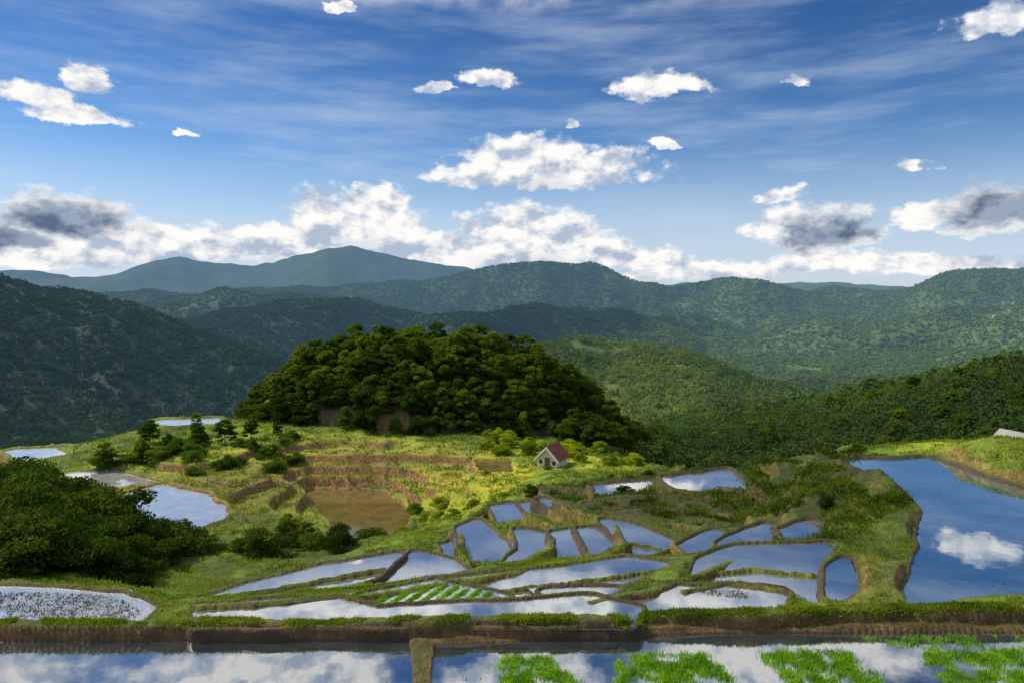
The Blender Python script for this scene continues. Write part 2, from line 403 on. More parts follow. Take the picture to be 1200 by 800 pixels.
def ground_mat():
    m,nt=newmat('ground_cover'); N=NT(nt)
    geo=N.n('ShaderNodeNewGeometry'); pos=geo.outputs['Position']
    r=N.vmath('LENGTH',pos)
    nz=N.n('ShaderNodeSeparateXYZ'); N.l(geo.outputs['Normal'],nz.inputs[0]); nz=nz.outputs[2]
    lush=N.attr('lush'); earth=N.attr('earth'); wet=N.attr('wet')
    n1=N.noise(pos,.25,5,.6); n2=N.noise(pos,2.5,5,.65); n3=N.noise(pos,14,4,.7)
    g=N.math('ADD',N.math('MULTIPLY',n1,.45),N.math('ADD',N.math('MULTIPLY',n2,.3),N.math('MULTIPLY',n3,.25)))
    g=N.math('ADD',g,N.math('MULTIPLY',lush,.2))
    grass=N.ramp(g,[(.34,(.03,.048,.011)),(.47,(.08,.125,.018)),(.6,(.2,.28,.022)),(.76,(.48,.45,.035))])
    dirt=N.ramp(N.math('ADD',N.math('MULTIPLY',n2,.6),N.math('MULTIPLY',n3,.4)),[(.3,(.065,.037,.016)),(.5,(.22,.125,.05)),(.72,(.5,.32,.14))])
    steep=N.mr(N.math('ADD',nz,N.math('MULTIPLY',N.math('SUBTRACT',n2,.5),.4)),.74,.95,1,0)
    ef=N.math('MULTIPLY',steep,N.math('ADD',.65,earth),clamp=True)
    ef=N.math('MAXIMUM',ef,N.math('MULTIPLY',earth,N.mr(n2,.38,.6)))
    dirt=N.mix(N.math('MULTIPLY',N.math('MULTIPLY',lush,-1.0,clamp=True),.75),dirt,(.045,.045,.018))
    col=N.mix(ef,grass,dirt)
    mud=N.mix(n2,(.025,.018,.011),(.10,.07,.038))
    col=N.mix(wet,col,mud)
    nf=N.noise(pos,.012,6,.6); nf2=N.noise(pos,.09,4,.7)
    fo=N.ramp(N.math('ADD',N.math('MULTIPLY',N.math('ADD',N.math('MULTIPLY',nf,.5),N.math('MULTIPLY',nf2,.5)),.5),N.math('MULTIPLY',N.attr('shade_tone'),.5)),[(.33,(.012,.028,.008)),(.52,(.032,.06,.013)),(.7,(.085,.125,.022)),(.85,(.16,.2,.045))])
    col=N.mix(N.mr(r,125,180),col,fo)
    b=N.n('ShaderNodeBsdfPrincipled'); N.l(col,b.inputs['Base Color']); 
    N.l(N.mr(wet,.4,1,.88,.5),b.inputs['Roughness'])
    b.inputs['Specular IOR Level'].default_value=.22
    bp=N.n('ShaderNodeBump'); bp.inputs['Strength'].default_value=.8; bp.inputs['Distance'].default_value=.12
    N.l(N.math('ADD',n3,N.math('MULTIPLY',n2,2)),bp.inputs['Height'])
    bp2=N.n('ShaderNodeBump'); bp2.inputs['Strength'].default_value=.5; bp2.inputs['Distance'].default_value=14
    N.l(N.math('MULTIPLY',nf2,N.mr(r,400,1500)),bp2.inputs['Height'])
    N.l(bp.outputs[0],bp2.inputs['Normal']); N.l(bp2.outputs[0],b.inputs['Normal'])
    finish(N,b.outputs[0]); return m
M_GROUND=ground_mat()

def water_mat(name,c0,c1,ior=1.6,rip=.02,rough=.03):
    m,nt=newmat(name); N=NT(nt)
    pos=N.n('ShaderNodeNewGeometry').outputs['Position']
    nn=N.noise(pos,.6,5,.6)
    col=N.mix(N.mr(nn,.35,.65),c0,c1)
    b=N.n('ShaderNodeBsdfPrincipled'); N.l(col,b.inputs['Base Color'])
    b.inputs['IOR'].default_value=ior
    b.inputs['Roughness'].default_value=rough
    bp=N.n('ShaderNodeBump'); bp.inputs['Strength'].default_value=rip; bp.inputs['Distance'].default_value=.1
    N.l(N.noise(pos,2.0,2,.5),bp.inputs['Height']); N.l(bp.outputs[0],b.inputs['Normal'])
    finish(N,b.outputs[0],False); return m
M_WATER=water_mat('paddy_water',(.08,.10,.11),(.16,.17,.165),9,.006,.03)
M_WNEAR=water_mat('near_paddy_water',(.015,.028,.04),(.035,.05,.06),7,.006,.012)
M_WPOND=water_mat('broad_paddy_water',(.02,.06,.12),(.035,.075,.12),8,.008,.02)
M_WBR=water_mat('bright_paddy_water',(.34,.34,.33),(.45,.45,.43),8,.01,.06)  # pale base colour stands in for bright sky reflection
M_WMUD=water_mat('muddy_paddy_water',(.17,.11,.04),(.10,.09,.028),2.2,.01,.05)
def plain(name,c0,c1,scale=2,rough=.8,haze=False,stretch=None):
    m,nt=newmat(name); N=NT(nt)
    v=N.n('ShaderNodeTexCoord').outputs['Object']
    if stretch:
        mp=N.n('ShaderNodeMapping'); N.l(v,mp.inputs[0]); mp.inputs['Scale'].default_value=stretch; v=mp.outputs[0]
    nn=N.noise(v,scale,5,.65)
    b=N.n('ShaderNodeBsdfPrincipled'); N.l(N.mix(N.mr(nn,.35,.65),c0,c1),b.inputs['Base Color']); b.inputs['Roughness'].default_value=rough
    finish(N,b.outputs[0],haze); return m
M_BARK=plain('bark',(.05,.035,.025),(.14,.11,.08),3,.9,False,(1,1,.3))
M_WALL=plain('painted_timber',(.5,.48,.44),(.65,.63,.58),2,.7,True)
M_GABLE=plain('pale_boards',(.62,.58,.54),(.8,.77,.72),3,.85,False,(6,6,.6))
M_WOOD=plain('weathered_boards',(.10,.065,.04),(.2,.13,.08),3,.85,False,(6,6,.6))
M_ROOF=plain('rusty_iron_roof',(.12,.03,.02),(.2,.07,.045),1.5,.8,False,(4,1,1))
M_TRIM=plain('white_trim',(.7,.7,.68),(.82,.82,.8),2,.6)
M_DARK=plain('dark_glass',(.02,.022,.025),(.04,.04,.045),2,.25)
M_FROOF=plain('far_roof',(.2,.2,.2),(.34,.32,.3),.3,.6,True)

# ------------------------------------------------------------------ ground sheet
def geo(a,b,q):
    k=int(math.ceil(math.log(b/a)/q)); return np.geomspace(a,b,k,endpoint=False)
rr=np.concatenate([geo(5,12,.02),geo(12,16,.006),geo(16,19.5,.0016),geo(19.5,60,.0045),geo(60,150,.004),geo(150,700,.01),geo(700,9000,.011),geo(9000,60000,.08),[60000]])
aa=np.radians(np.linspace(-60,60,960))
Rg,Ag=np.meshgrid(rr,aa,indexing='ij')
X=(Rg*np.sin(Ag)).ravel(); Y=(Rg*np.cos(Ag)).ravel()
Z,PM,PD=height(X,Y)
nr,na=Rg.shape
I=np.arange(nr*na).reshape(nr,na)
Q=np.stack([I[:-1,:-1],I[:-1,1:],I[1:,1:],I[1:,:-1]],-1).reshape(-1,4)[:, ::-1]
R_=Rg.ravel()
def zone(px,r,sx,sr): return np.exp(-((np.degrees(np.arctan2(X,Y))-math.degrees(math.atan((px-600)/F)))/sx)**2-((R_-r)/sr)**2)
lush=np.clip(zone(560,72,5,20)+zone(250,105,9,10)*.7+zone(1130,46,6,6)*.8+zone(560,92,6,10)*.95+zone(700,98,4,8)*.9+zone(420,104,8,8)*.6-.95*zone(780,52,10,17)-.8*zone(970,36,8,9)-.9*zone(270,46,12,12)+.3*zone(480,45,6,8),-1,1)
lush=lush+(fbm(X/6,Y/6,3,seed=410)-.5)*1.3*(R_>60)*(R_<125)
earth=np.clip(zone(400,98,9,14)*1.0+zone(200,88,8,10)*.8+zone(1030,23,2.5,2.5)*.7+zone(540,92,3,10)*.6,0,1)
fal=np.array([P['kind']=='fallow' for P in PONDS]+[False])[PM]
wet=np.zeros_like(X)
wet[PM>=0]=1
wet[fal]=.55
wet=np.maximum(wet,(1-sstep(.0,.009*R_,np.abs(PD)))*.85*(R_<62)*(~fal))
face=(Y<17.25+(X>3.3)*.35+np.abs(X)*.015)&(R_<34)&(Z<.34)
wet=np.where(face&(PM<0),.6,wet); earth=np.where(face,1,earth)
me=mesh_np('ground',np.stack([X,Y,Z],1),Q,M_GROUND,True,dict(lush=lush,earth=earth,wet=wet,shade_tone=shade_tone(X,Y)))
g=add_obj('ground',me); g['kind']='structure'; g['label']='terraced valley ground with forested mountains beyond'; g['category']='ground'

# ------------------------------------------------------------------ water sheets
def offset(P,d):
    m=len(P); area=sum(P[i][0]*P[(i+1)%m][1]-P[(i+1)%m][0]*P[i][1] for i in range(m))
    if area<0: P=P[::-1]
    out=[]
    for i in range(m):
        a=P[i-1];b=P[i];c=P[(i+1)%m]
        n1=np.array([b[1]-a[1],a[0]-b[0]]);n1/=np.linalg.norm(n1)
        n2=np.array([c[1]-b[1],b[0]-c[0]]);n2/=np.linalg.norm(n2)
        v=n1+n2; l=np.linalg.norm(v)
        v=v/l if l>.1 else n1
        k=d/max(.5,float(np.dot(v,n1)))
        out.append(b+v*k)
    return np.array(out)
for P in PONDS:
    if P['kind']=='fallow': continue
    r0=np.hypot(*P['p'].mean(0))
    off=min(1.4,max(.2,.25*min(r0,90)/35*.7+.0105*r0)) if P['kind']!='near' else .1
    p=offset(P['p'],off)
    bm=bmesh.new(); f=bm.faces.new([bm.verts.new((x,y,P['z'])) for x,y in p]); bmesh.ops.triangulate(bm,faces=[f])
    me=bpy.data.meshes.new('water'); bm.to_mesh(me); bm.free()
    me.materials.append({'near':M_WNEAR,'bright':M_WBR,'mud':M_WMUD,'stubpale':M_WBR,'sparse':M_WPOND}.get(P['kind'],M_WATER))
    o=add_obj('water',me); o['kind']='structure'; o['label']='flooded rice paddy water reflecting the sky'; o['category']='water'

# ------------------------------------------------------------------ leaves
def leaves(cen,size,nrm_bias=None,rng=RNG,aspect=.6,rough=1.0):
    m=len(cen)
    nrm=rng.normal(size=(m,3)); nrm/=np.linalg.norm(nrm,axis=1)[:,None]
    if nrm_bias is not None: nrm=nrm*rough+nrm_bias
    nrm/=np.linalg.norm(nrm,axis=1)[:,None]+1e-9
    t=rng.normal(size=(m,3)); t-=nrm*(t*nrm).sum(1)[:,None]; t/=np.linalg.norm(t,axis=1)[:,None]+1e-9
    b=np.cross(nrm,t)
    s=np.asarray(size).reshape(-1,1)*np.ones((m,1))
    V=np.stack([cen-t*s,cen-b*s*aspect+nrm*s*.15,cen+t*s,cen+b*s*aspect+nrm*s*.15],1).reshape(-1,3)
    return V,np.arange(4*m).reshape(m,4)
def crown_points(rng,R,H,z0,nl,n,lr=(.26,.42),flat=.8):
    cs=[];rs=[]
    for i in range(nl):
        a=rng.uniform(0,2*math.pi); u=rng.uniform(-.8,1)
        w=math.sqrt(max(.05,1-max(u,0)**2))*rng.uniform(.35,.95)
        cs.append((R*w*math.cos(a),R*w*math.sin(a),z0+H*.5+u*H*.45)); rs.append(R*rng.uniform(*lr))
    cs.append((0,0,z0+H*.45)); rs.append(R*.45)
    cs=np.array(cs); rs=np.array(rs)
    k=rng.choice(len(cs),n,p=rs**2/np.sum(rs**2))
    d=rng.normal(size=(n,3)); d[:,2]=np.where(d[:,2]<-.25,-d[:,2]*.8,d[:,2]); d/=np.linalg.norm(d,axis=1)[:,None]
    rad=rs[k]*rng.uniform(.3,1.55,n)**.8
    p=cs[k]+d*rad[:,None]*np.array([1,1,flat])
    return p,d
def tube(path,radii,seg=7):
    V=[];Fc=[]
    for i,(p,r) in enumerate(zip(path,radii)):
        p=Vector(p); q=Vector(path[min(i+1,len(path)-1)])-Vector(path[max(i-1,0)]); q.normalize()
        a=q.orthogonal().normalized(); b=q.cross(a)
        for s in range(seg):
            t=2*math.pi*s/seg; V.append(p+(a*math.cos(t)+b*math.sin(t))*r)
    for i in range(len(path)-1):
        for s in range(seg):
            Fc.append((i*seg+s,i*seg+(s+1)%seg,(i+1)*seg+(s+1)%seg,(i+1)*seg+s))
    return [tuple(v) for v in V],Fc
def trunk_mesh(rng,h,R,r0):
    V=[];Fc=[]
    def add(v,f):
        o=len(V); V.extend(v); Fc.extend([tuple(i+o for i in q) for q in f])
    top=h*.8; ax=rng.uniform(-.4,.4);ay=rng.uniform(-.4,.4)
    path=[(ax*t*t,ay*t*t,top*t-.5*(t==0)) for t in np.linspace(0,1,6)]
    add(*tube(path,[r0*(1.35 if i==0 else 1-.15*i) for i in range(6)],8))
    for i in range(6):
        a=rng.uniform(0,6.28); z=h*rng.uniform(.25,.6); L=R*rng.uniform(.5,.85)
        p=[(ax*(z/top)**2,ay*(z/top)**2,z),(math.cos(a)*L*.5,math.sin(a)*L*.5,z+L*.35),(math.cos(a)*L,math.sin(a)*L,z+L*.8)]
        add(*tube(p,[r0*.45,r0*.28,r0*.1],5))
    return mesh_np('trunk',V,Fc,M_BARK,True)
TREES=[]
for i in range(8):
    rng=np.random.default_rng(100+i)
    h=rng.uniform(6.3,8.6); R=rng.uniform(2.6,3.4)
    p,d=crown_points(rng,R,h*.98,0,int(rng.integers(50,70)),11000,(.12,.26))
    V,Fc=leaves(p,rng.uniform(.09,.21,len(p)),d,rng,.6,1.3)
    TREES.append((trunk_mesh(rng,h,R,.16),mesh_np('crown',V,Fc,M_CROWN),h))
SHR=[];SHRB=[];SHRD=[]
for i in range(4):
    rng=np.random.default_rng(200+i)
    p,d=crown_points(rng,1.5,1.9,-.3,26,8500,(.14,.32))
    V,Fc=leaves(p,rng.uniform(.04,.10,len(p)),d,rng,.45,1.2)
    v2,f2=tube([(0,0,-.4),(.1,0,.5),(.15,.1,1.2)],[.07,.05,.02],5)
    tm=mesh_np('trunk',v2,f2,M_BARK,True)
    SHR.append((tm,mesh_np('crown',V,Fc,M_SHRUB))); SHRB.append((tm,mesh_np('crown',V,Fc,M_BRIGHT))); SHRD.append((tm,mesh_np('crown',V,Fc,M_SHRUBD)))

def hz(x,y): return float(height([x],[y])[0][0])
def put_plants(name,pts,kinds,scale,label,group,cat,edge=False,sink=.05):
    if not pts: return
    Zs,pm,pd=height([p[0] for p in pts],[p[1] for p in pts])
    for (x,y),z,q,dd_ in zip(pts,Zs,pm,pd):
        if q>=0 or dd_<.3: continue
        k=random.choice(kinds); s=random.uniform(*scale)
        if edge:
            e_,_=knoll(np.array([x]),np.array([y])); s*=1.06-.42*float(sstep(.55,1.05,e_)[0])
        e=bpy.data.objects.new(name,None); scene.collection.objects.link(e)
        e.empty_display_size=.3
        e.location=(x,y,z-sink); e.rotation_euler=(0,0,random.uniform(0,6.28)); e.scale=(s*random.uniform(.9,1.15),s*random.uniform(.9,1.15),s*random.uniform(.85,1.12))
        e['label']=label; e['category']=cat; e['group']=group
        for nm,m in(('trunk',k[0]),('crown',k[1])):
            o=bpy.data.objects.new(nm,m); scene.collection.objects.link(o); o.parent=e
def scatter(n_,f,mind):
    out=[];t=0
    while len(out)<n_ and t<n_*80:
        t+=1; p=f()
        if p is None: continue
        if all((p[0]-q[0])**2+(p[1]-q[1])**2>mind*mind for q in out): out.append(p)
    return out
def in_knoll():
    x=KX+random.uniform(-1.05,1.2)*KA; y=KY+random.uniform(-1.05,.12)*KB
    e,_=knoll(np.array([x]),np.array([y]))
    return (x,y) if e[0]<1.03 else None
def ring():
    t=random.uniform(math.pi*.95,math.pi*2.05); k=random.uniform(.8,1.05)
    return KX+math.cos(t)*k*(KA+7 if math.cos(t)>0 else KA-3),KY+math.sin(t)*k*KB
put_plants('tree',scatter(205,in_knoll,2.6),TREES,(.66,.98),'broadleaf tree with dense green crown on the knoll','trees covering the rounded knoll','tree',True,.6)
put_plants('shrub',scatter(55,ring,2.2),SHRD,(1.4,2.2),'dark green shrub at the edge of the wooded knoll','shrubs around the wooded knoll','shrub')
def band(px0,px1,r0,r1):
    def f():
        return wp(random.uniform(px0,px1),random.uniform(r0,r1))
    return f
put_plants('tree',scatter(34,band(760,1010,145,215),4.5),TREES,(.5,.75),'broadleaf tree in the wood below the terraces','trees of the valley wood','tree',sink=.8)
put_plants('tree',scatter(38,band(1010,1260,118,215),4.5),TREES,(.55,.85),'broadleaf tree on the slope behind the flooded field','trees of the valley wood','tree',sink=.8)
put_plants('tree',scatter(8,band(665,735,112,122),3),TREES,(.45,.7),'young broadleaf tree beside the farmhouse','trees by the farmhouse','tree')
put_plants('tree',scatter(3,band(325,350,60,68),2.5),TREES,(.3,.4),'small dark tree on the terrace slope','small trees on the terrace slope','tree')
put_plants('tree',scatter(9,band(90,330,106,118),3),TREES,(.3,.5),'small tree at the terrace edge','small trees at the terrace edge','tree')
SG='shrubs on the terrace slopes'
put_plants('shrub',scatter(44,band(-40,150,29,40),1.4),SHRD,(.7,1.3),'dense dark green shrub on the steep bank',SG,'shrub')
put_plants('shrub',scatter(28,band(-40,110,40,52),1.9),SHRD,(1.3,1.9),'tall dense dark green shrub on the steep bank',SG,'shrub')
put_plants('shrub',scatter(10,band(110,190,34,48),1.6),SHRD,(.8,1.3),'dense dark green shrub at the end of the bank',SG,'shrub')
put_plants('shrub',scatter(42,band(185,430,34,58),1.7),SHRD,(.5,1.05),'dark green shrub on the steep slope below the paddy',SG,'shrub')
put_plants('shrub',scatter(14,band(185,420,36,60),2.0),SHR,(.5,1.0),'green shrub on the slope below the paddy',SG,'shrub')
put_plants('shrub',scatter(24,band(100,340,97,112),2.2),SHR,(.7,1.3),'green shrub at the foot of the knoll',SG,'shrub')
put_plants('shrub',scatter(14,band(470,600,50,90),2.2),SHRB,(.35,.8),'bright yellow green bush on the sunny bank','bright bushes on the sunny bank','shrub')
put_plants('shrub',scatter(26,band(570,760,97,112),1.8),SHRB,(.6,1.1),'bright yellow green bush near the farmhouse','bright bushes on the sunny bank','shrub')
put_plants('shrub',scatter(5,band(610,672,86,89),1.0),SHR,(.25,.4),'green bush in front of the farmhouse','bushes around the farmhouse','shrub')
put_plants('shrub',scatter(9,band(1050,1230,52,62),2.2),SHRB,(.5,.8),'bright bush on the bank beyond the pond','bright bushes on the sunny bank','shrub')
put_plants('shrub',scatter(20,band(620,880,48,85),1.8),SHRD,(.2,.5),'low dark green shrub on a terrace wall',SG,'shrub')
put_plants('shrub',scatter(8,band(865,1080,28,46),1.5),SHRD,(.15,.32),'low dark green shrub on the grassy rise',SG,'shrub')

# ------------------------------------------------------------------ far forest
def forest(name,n_,r0,r1,az0,az1,R,nl,leaf,label):
    a=np.radians(RNG.uniform(az0,az1,n_)); r=np.sqrt(RNG.uniform(r0*r0,r1*r1,n_))
    x=r*np.sin(a); y=r*np.cos(a)
    cl=fbm(x/110,y/110,3,seed=77)
    k=(cl<.8)|(r<330); x,y,r=x[k],y[k],r[k]
    z,_,_=height(x,y)
    m=len(x)
    Rs=R*RNG.uniform(.65,1.3,m); 
    d=RNG.normal(size=(m,nl,3)); d[...,2]=np.abs(d[...,2])*.9-.1; d/=np.linalg.norm(d,axis=2)[...,None]
    c=np.stack([x,y,z+Rs*.4],1)
    lob=RNG.normal(size=(m,4,3))*.42; lob[...,2]*=.5
    li=RNG.integers(0,4,(m,nl))
    p=c[:,None,:]+(d*.68+np.take_along_axis(lob,li[...,None].repeat(3,2),1))*Rs[:,None,None]*np.array([1,1,.85])
    up=d.reshape(-1,3)+np.array([0,0,.5])
    V,Fc=leaves(p.reshape(-1,3),RNG.uniform(leaf*.7,leaf*1.3,m*nl),up,RNG,.75,.8)
    T=np.repeat(np.clip(shade_tone(x,y)+RNG.normal(size=m)*.04,0,1),nl*4)
    o=add_obj(name,mesh_np(name,V,Fc,M_FOREST,False,dict(shade_tone=T))); o['kind']='stuff'; o['label']=label; o['category']='forest'
forest('forest',15000,215,830,-45,45,4.2,46,.85,'dense broadleaf forest covering the valley slopes')
forest('forest',2300,112,235,11,44,2.7,170,.32,'dense undergrowth and young trees covering the near wood slope')
forest('forest',36000,830,1950,-43,43,5.0,17,2.0,'forest covering the middle ridges, darkened with painted cloud shade')
forest('forest',38000,1950,3800,-42,42,7.5,8,4.0,'hazy forest covering the far ridges')

# ------------------------------------------------------------------ grass
def blades(x,y,z,h,w,nb,mat,name,label,cat,lean=.5,spread=.08):
    m=len(x)
    c=np.stack([x,y,z],1)[:,None,:].repeat(nb,1)
    c[...,:2]+=RNG.normal(size=(m,nb,2))*np.asarray(spread).reshape(-1,1,1)
    a=RNG.uniform(0,2*math.pi,(m,nb)); hh=h[:,None]*RNG.uniform(.55,1.2,(m,nb)); ww=w[:,None]*np.ones((m,nb))
    dx=np.cos(a);dy=np.sin(a)
    ln=RNG.uniform(.1,lean,(m,nb))*hh
    b=RNG.uniform(0,2*math.pi,(m,nb))
    A_=c+np.stack([dx*ww,dy*ww,-.03+0*dx],-1); B_=c-np.stack([dx*ww,dy*ww,.03+0*dx],-1)
    M1=c+np.stack([np.cos(b)*ln*.45+dx*ww*.7,np.sin(b)*ln*.45+dy*ww*.7,hh*.6],-1)
    T=c+np.stack([np.cos(b)*ln,np.sin(b)*ln,hh],-1)
    V=np.stack([A_,B_,T,M1],2).reshape(-1,3)
    o=add_obj(name,mesh_np(name,V,np.arange(len(V)).reshape(-1,4),mat)); o['kind']='stuff'; o['label']=label; o['category']=cat
FALI=[i for i,P in enumerate(PONDS) if P['kind']=='fallow']
def gsample(n_,r0,r1,azd=42,th=.42):
    a=np.radians(RNG.uniform(-azd,azd,n_)); r=np.exp(RNG.uniform(math.log(r0),math.log(r1),n_))
    x=r*np.sin(a);y=r*np.cos(a); z,pm,pd=height(x,y)
    d=fbm(x/1.5,y/1.5,3,seed=66)
    isf=np.isin(pm,FALI)
    k=((pm<0)&(d>th)&(pd>np.where(r<22,.05,.006*r)))|(isf&(d>.6))
    k&=(r>23)|(y>17.1+(x>3.3)*.4)
    return x[k],y[k],z[k],r[k]
x,y,z,r=gsample(110000,17.1,48,th=.45)
rz=roughzone(x,y); dk_=rz>.35
k=~dk_
blades(x[k],y[k],z[k],np.clip(.0022*r[k],.035,.11)*RNG.uniform(.4,1.5,k.sum()),.0005*r[k],5,M_GRASS,'grass','short grass growing on the paddy banks','grass',1.2,.003*r[k])
blades(x[dk_],y[dk_],z[dk_],np.clip(.005*r[dk_],.1,.3)*RNG.uniform(.3,1.5,dk_.sum()),.0006*r[dk_],6,M_TUSS,'grass','rough dark tussocks on the uneven rise','grass',1.4,.003*r[dk_])
x,y,z,r=gsample(60000,46,135,th=.45)
rz=roughzone(x,y); dk_=rz>.35; k=~dk_
blades(x[k],y[k],z[k],np.clip(.003*r[k],.12,.32)*RNG.uniform(.4,1.6,k.sum()),.0006*r[k],5,M_GRASS,'grass','rough grass on the terrace slopes','grass',1.2,.0035*r[k])
blades(x[dk_],y[dk_],z[dk_],np.clip(.005*r[dk_],.15,.4)*RNG.uniform(.3,1.5,dk_.sum()),.0007*r[dk_],6,M_TUSS,'grass','rough dark tussocks on the terrace banks','grass',1.4,.003*r[dk_])
n_=24000; x=RNG.uniform(-20,24,n_); y=17.3+np.where(x>3.4,.38+(x-3.4)*.03,0)+RNG.normal(size=n_)*.12
z,pm,_=height(x,y); k=(z>.22)&(fbm(x/.7,y/.7,3,seed=5)>np.where(x<-3.2,.42,np.where(x<3,.54,.3))); x,y,z=x[k],y[k],z[k]
blades(x,y,z,RNG.uniform(.02,.08,len(x)),np.full(len(x),.007),6,M_GRASS,'grass','short grass along the top of the mud dike','grass',1.5,np.full(len(x),.03))

def inpoly(poly,z,n_,row=None,th=0):
    P=np.array([at_z(a,b,z) for a,b in poly])
    x=RNG.uniform(P[:,0].min(),P[:,0].max(),n_); y=RNG.uniform(P[:,1].min(),P[:,1].max(),n_)
    if row:
        t=x*row[0]+y*row[1]; q=np.round(t/row[2])*row[2]; dlt=q-t+RNG.normal(size=n_)*row[2]*.1; x=x+row[0]*dlt; y=y+row[1]*dlt
    d=poly_dist(x+(fbm(x/.5,y/.5,2,seed=2)-.5)*.5,y+(fbm(x/.5,y/.5,2,seed=4)-.5)*.5,P)
    k=(d<0)&(fbm(x/.35,y/.35,3,seed=14)>th)
    return x[k],y[k]
for poly,n_ in [([(578,830),(592,766),(640,770),(700,812),(700,830)],2400),([(724,770),(760,765),(838,769),(858,800),(862,830),(745,830),(718,790)],2800),([(888,764),(960,758),(1005,768),(1036,796),(1036,830),(965,830),(908,792)],2800),([(1085,766),(1180,760),(1255,790),(1235,830),(1135,830)],2800)]:
    x,y=inpoly(poly,0,n_,th=.4)
    blades(x,y,np.full(len(x),-.01),RNG.uniform(.03,.14,len(x)),np.full(len(x),.006),8,M_RICE,'rice_seedling_bed','dense bright green rice seedlings standing in water','rice',.8,np.full(len(x),.05))
for poly,n_ in [([(1010,746),(1260,744),(1300,770),(1100,777),(1040,754)],1300),([(1150,744),(1400,742),(1400,830),(1230,810)],1300)]:
    x,y=inpoly(poly,0,n_,th=.5)
    blades(x,y,np.full(len(x),-.01),RNG.uniform(.05,.12,len(x)),np.full(len(x),.007),6,M_RICE,'rice_seedling_bed','sparse rice seedlings standing in water','rice',.7,np.full(len(x),.03))
P=[(426,697),(510,682),(588,698),(470,713)]
x,y=inpoly(P,.12,5200,row=(.88,-.47,.36))
blades(x,y,np.full(len(x),.10),RNG.uniform(.04,.10,len(x)),np.full(len(x),.01),6,M_RICE,'rice_seedling_bed','neat diagonal rows of green rice seedlings','rice',.6,np.full(len(x),.025))
for i,P_ in enumerate(PONDS):
    nn={'stubble':700,'sparse':260,'near':120,'stubpale':2600}.get(P_['kind'],0)
    if not nn: continue
    p=P_['p']
    x=RNG.uniform(max(p[:,0].min(),-22),min(p[:,0].max(),34),nn*3); y=RNG.uniform(max(14,p[:,1].min()),p[:,1].max(),nn*3)
    k=(poly_dist(x,y,p)<-.1)&(fbm(x/2,y/2,2,seed=i)>(.55 if nn<2000 else .3)); x,y=x[k][:nn*2],y[k][:nn*2]
    blades(x,y,np.full(len(x),P_['z']-.01),RNG.uniform(.02,.06,len(x)),np.full(len(x),.01),4,M_STUB,'rice_stubble','old rice stubble poking out of flooded mud','stubble',1.2,np.full(len(x),.03))

# ------------------------------------------------------------------ houses
def box(name,mn,mx,mat,parent,bev=.02):
    bm=bmesh.new(); bmesh.ops.create_cube(bm,size=1)
    for v in bm.verts: v.co=Vector([mn[i]+(v.co[i]+.5)*(mx[i]-mn[i]) for i in range(3)])
    if bev: bmesh.ops.bevel(bm,geom=bm.edges[:],offset=bev,segments=1,affect='EDGES')
    me=bpy.data.meshes.new(name); bm.to_mesh(me); bm.free(); me.materials.append(mat)
    return add_obj(name,me,parent)
def poly_mesh(name,V,Fc,mat,parent):
    me=bpy.data.meshes.new(name); me.from_pydata(V,[],Fc); me.materials.append(mat); me.update(); return add_obj(name,me,parent)
def roof_slabs(parent,w,d,z0,rise,t,over,mat,name='roof'):
    V=[];Fc=[]
    hw=w/2+over; hd=d/2+over; ze=z0-over*rise/(w/2)
    for s in(-1,1):
        o=len(V)
        for y in(-hd,hd):
            V+= [(0,y,z0+rise),(s*hw,y,ze),(s*hw,y,ze+t),(0,y,z0+rise+t)]
        Fc+=[(o,o+1,o+2,o+3),(o+4,o+7,o+6,o+5),(o,o+4,o+5,o+1),(o+3,o+2,o+6,o+7),(o+1,o+5,o+6,o+2)]
    return poly_mesh(name,V,Fc,mat,parent)
def house(x,y,w,d,h,rise,wall,roof,rot,label,trim=True,detail=True,group=None,up=.1):
    z=max(hz(x,y),hz(x-w/2,y-d/2),hz(x+w/2,y-d/2))
    e=bpy.data.objects.new('house',None); scene.collection.objects.link(e); e.location=(x,y,z+up); e.rotation_euler=(0,0,rot)
    e['label']=label; e['category']='house'
    if group: e['group']=group
    V=[(-w/2,-d/2,-1.5),(w/2,-d/2,-1.5),(w/2,d/2,-1.5),(-w/2,d/2,-1.5),(-w/2,-d/2,h),(w/2,-d/2,h),(w/2,d/2,h),(-w/2,d/2,h),(0,-d/2,h+rise-.03),(0,d/2,h+rise-.03)]
    poly_mesh('wall',V,[(0,1,5,8,4),(2,3,7,9,6),(1,2,6,5),(3,0,4,7),(3,2,1,0)],wall,e)
    rf=roof_slabs(e,w,d,h,rise,.08,w*.12,roof)
    if detail:
        dr=box('door',(-.4,-d/2-.05,.05),(.4,-d/2+.02,min(h,1.7)),M_WOOD,e); box('handle',(.3,-d/2-.08,.8),(.36,-d/2-.05,.9),M_DARK,dr,0)
        for sx in(-1,1):
            wn=box('window',(sx*w*.33-.25,-d/2-.03,.6),(sx*w*.33+.25,-d/2+.02,1.1),M_DARK,e)
            box('frame',(sx*w*.33-.3,-d/2-.06,.52),(sx*w*.33+.3,-d/2-.031,.59),M_TRIM,wn,0)
        if trim:
            for s in(-1,1):
                ze=h-w*.12*rise/(w/2); yb=-d/2-w*.12-.06
                V=[(0,yb,h+rise+.1),(s*(w/2+w*.12),yb,ze+.1),(s*(w/2+w*.12),yb,ze-.22),(0,yb,h+rise-.27)]
                V+=[(a,b+.05,c) for a,b,c in V]
                poly_mesh('fascia',V,[(0,1,2,3),(7,6,5,4),(0,4,5,1),(1,5,6,2),(2,6,7,3)],M_TRIM,e)
    return e
x,y=wp(648,93); house(x,y,3.0,3.2,1.5,1.5,M_GABLE,M_ROOF,-.5,'small white walled farmhouse with reddish brown gable roof',up=-.25)
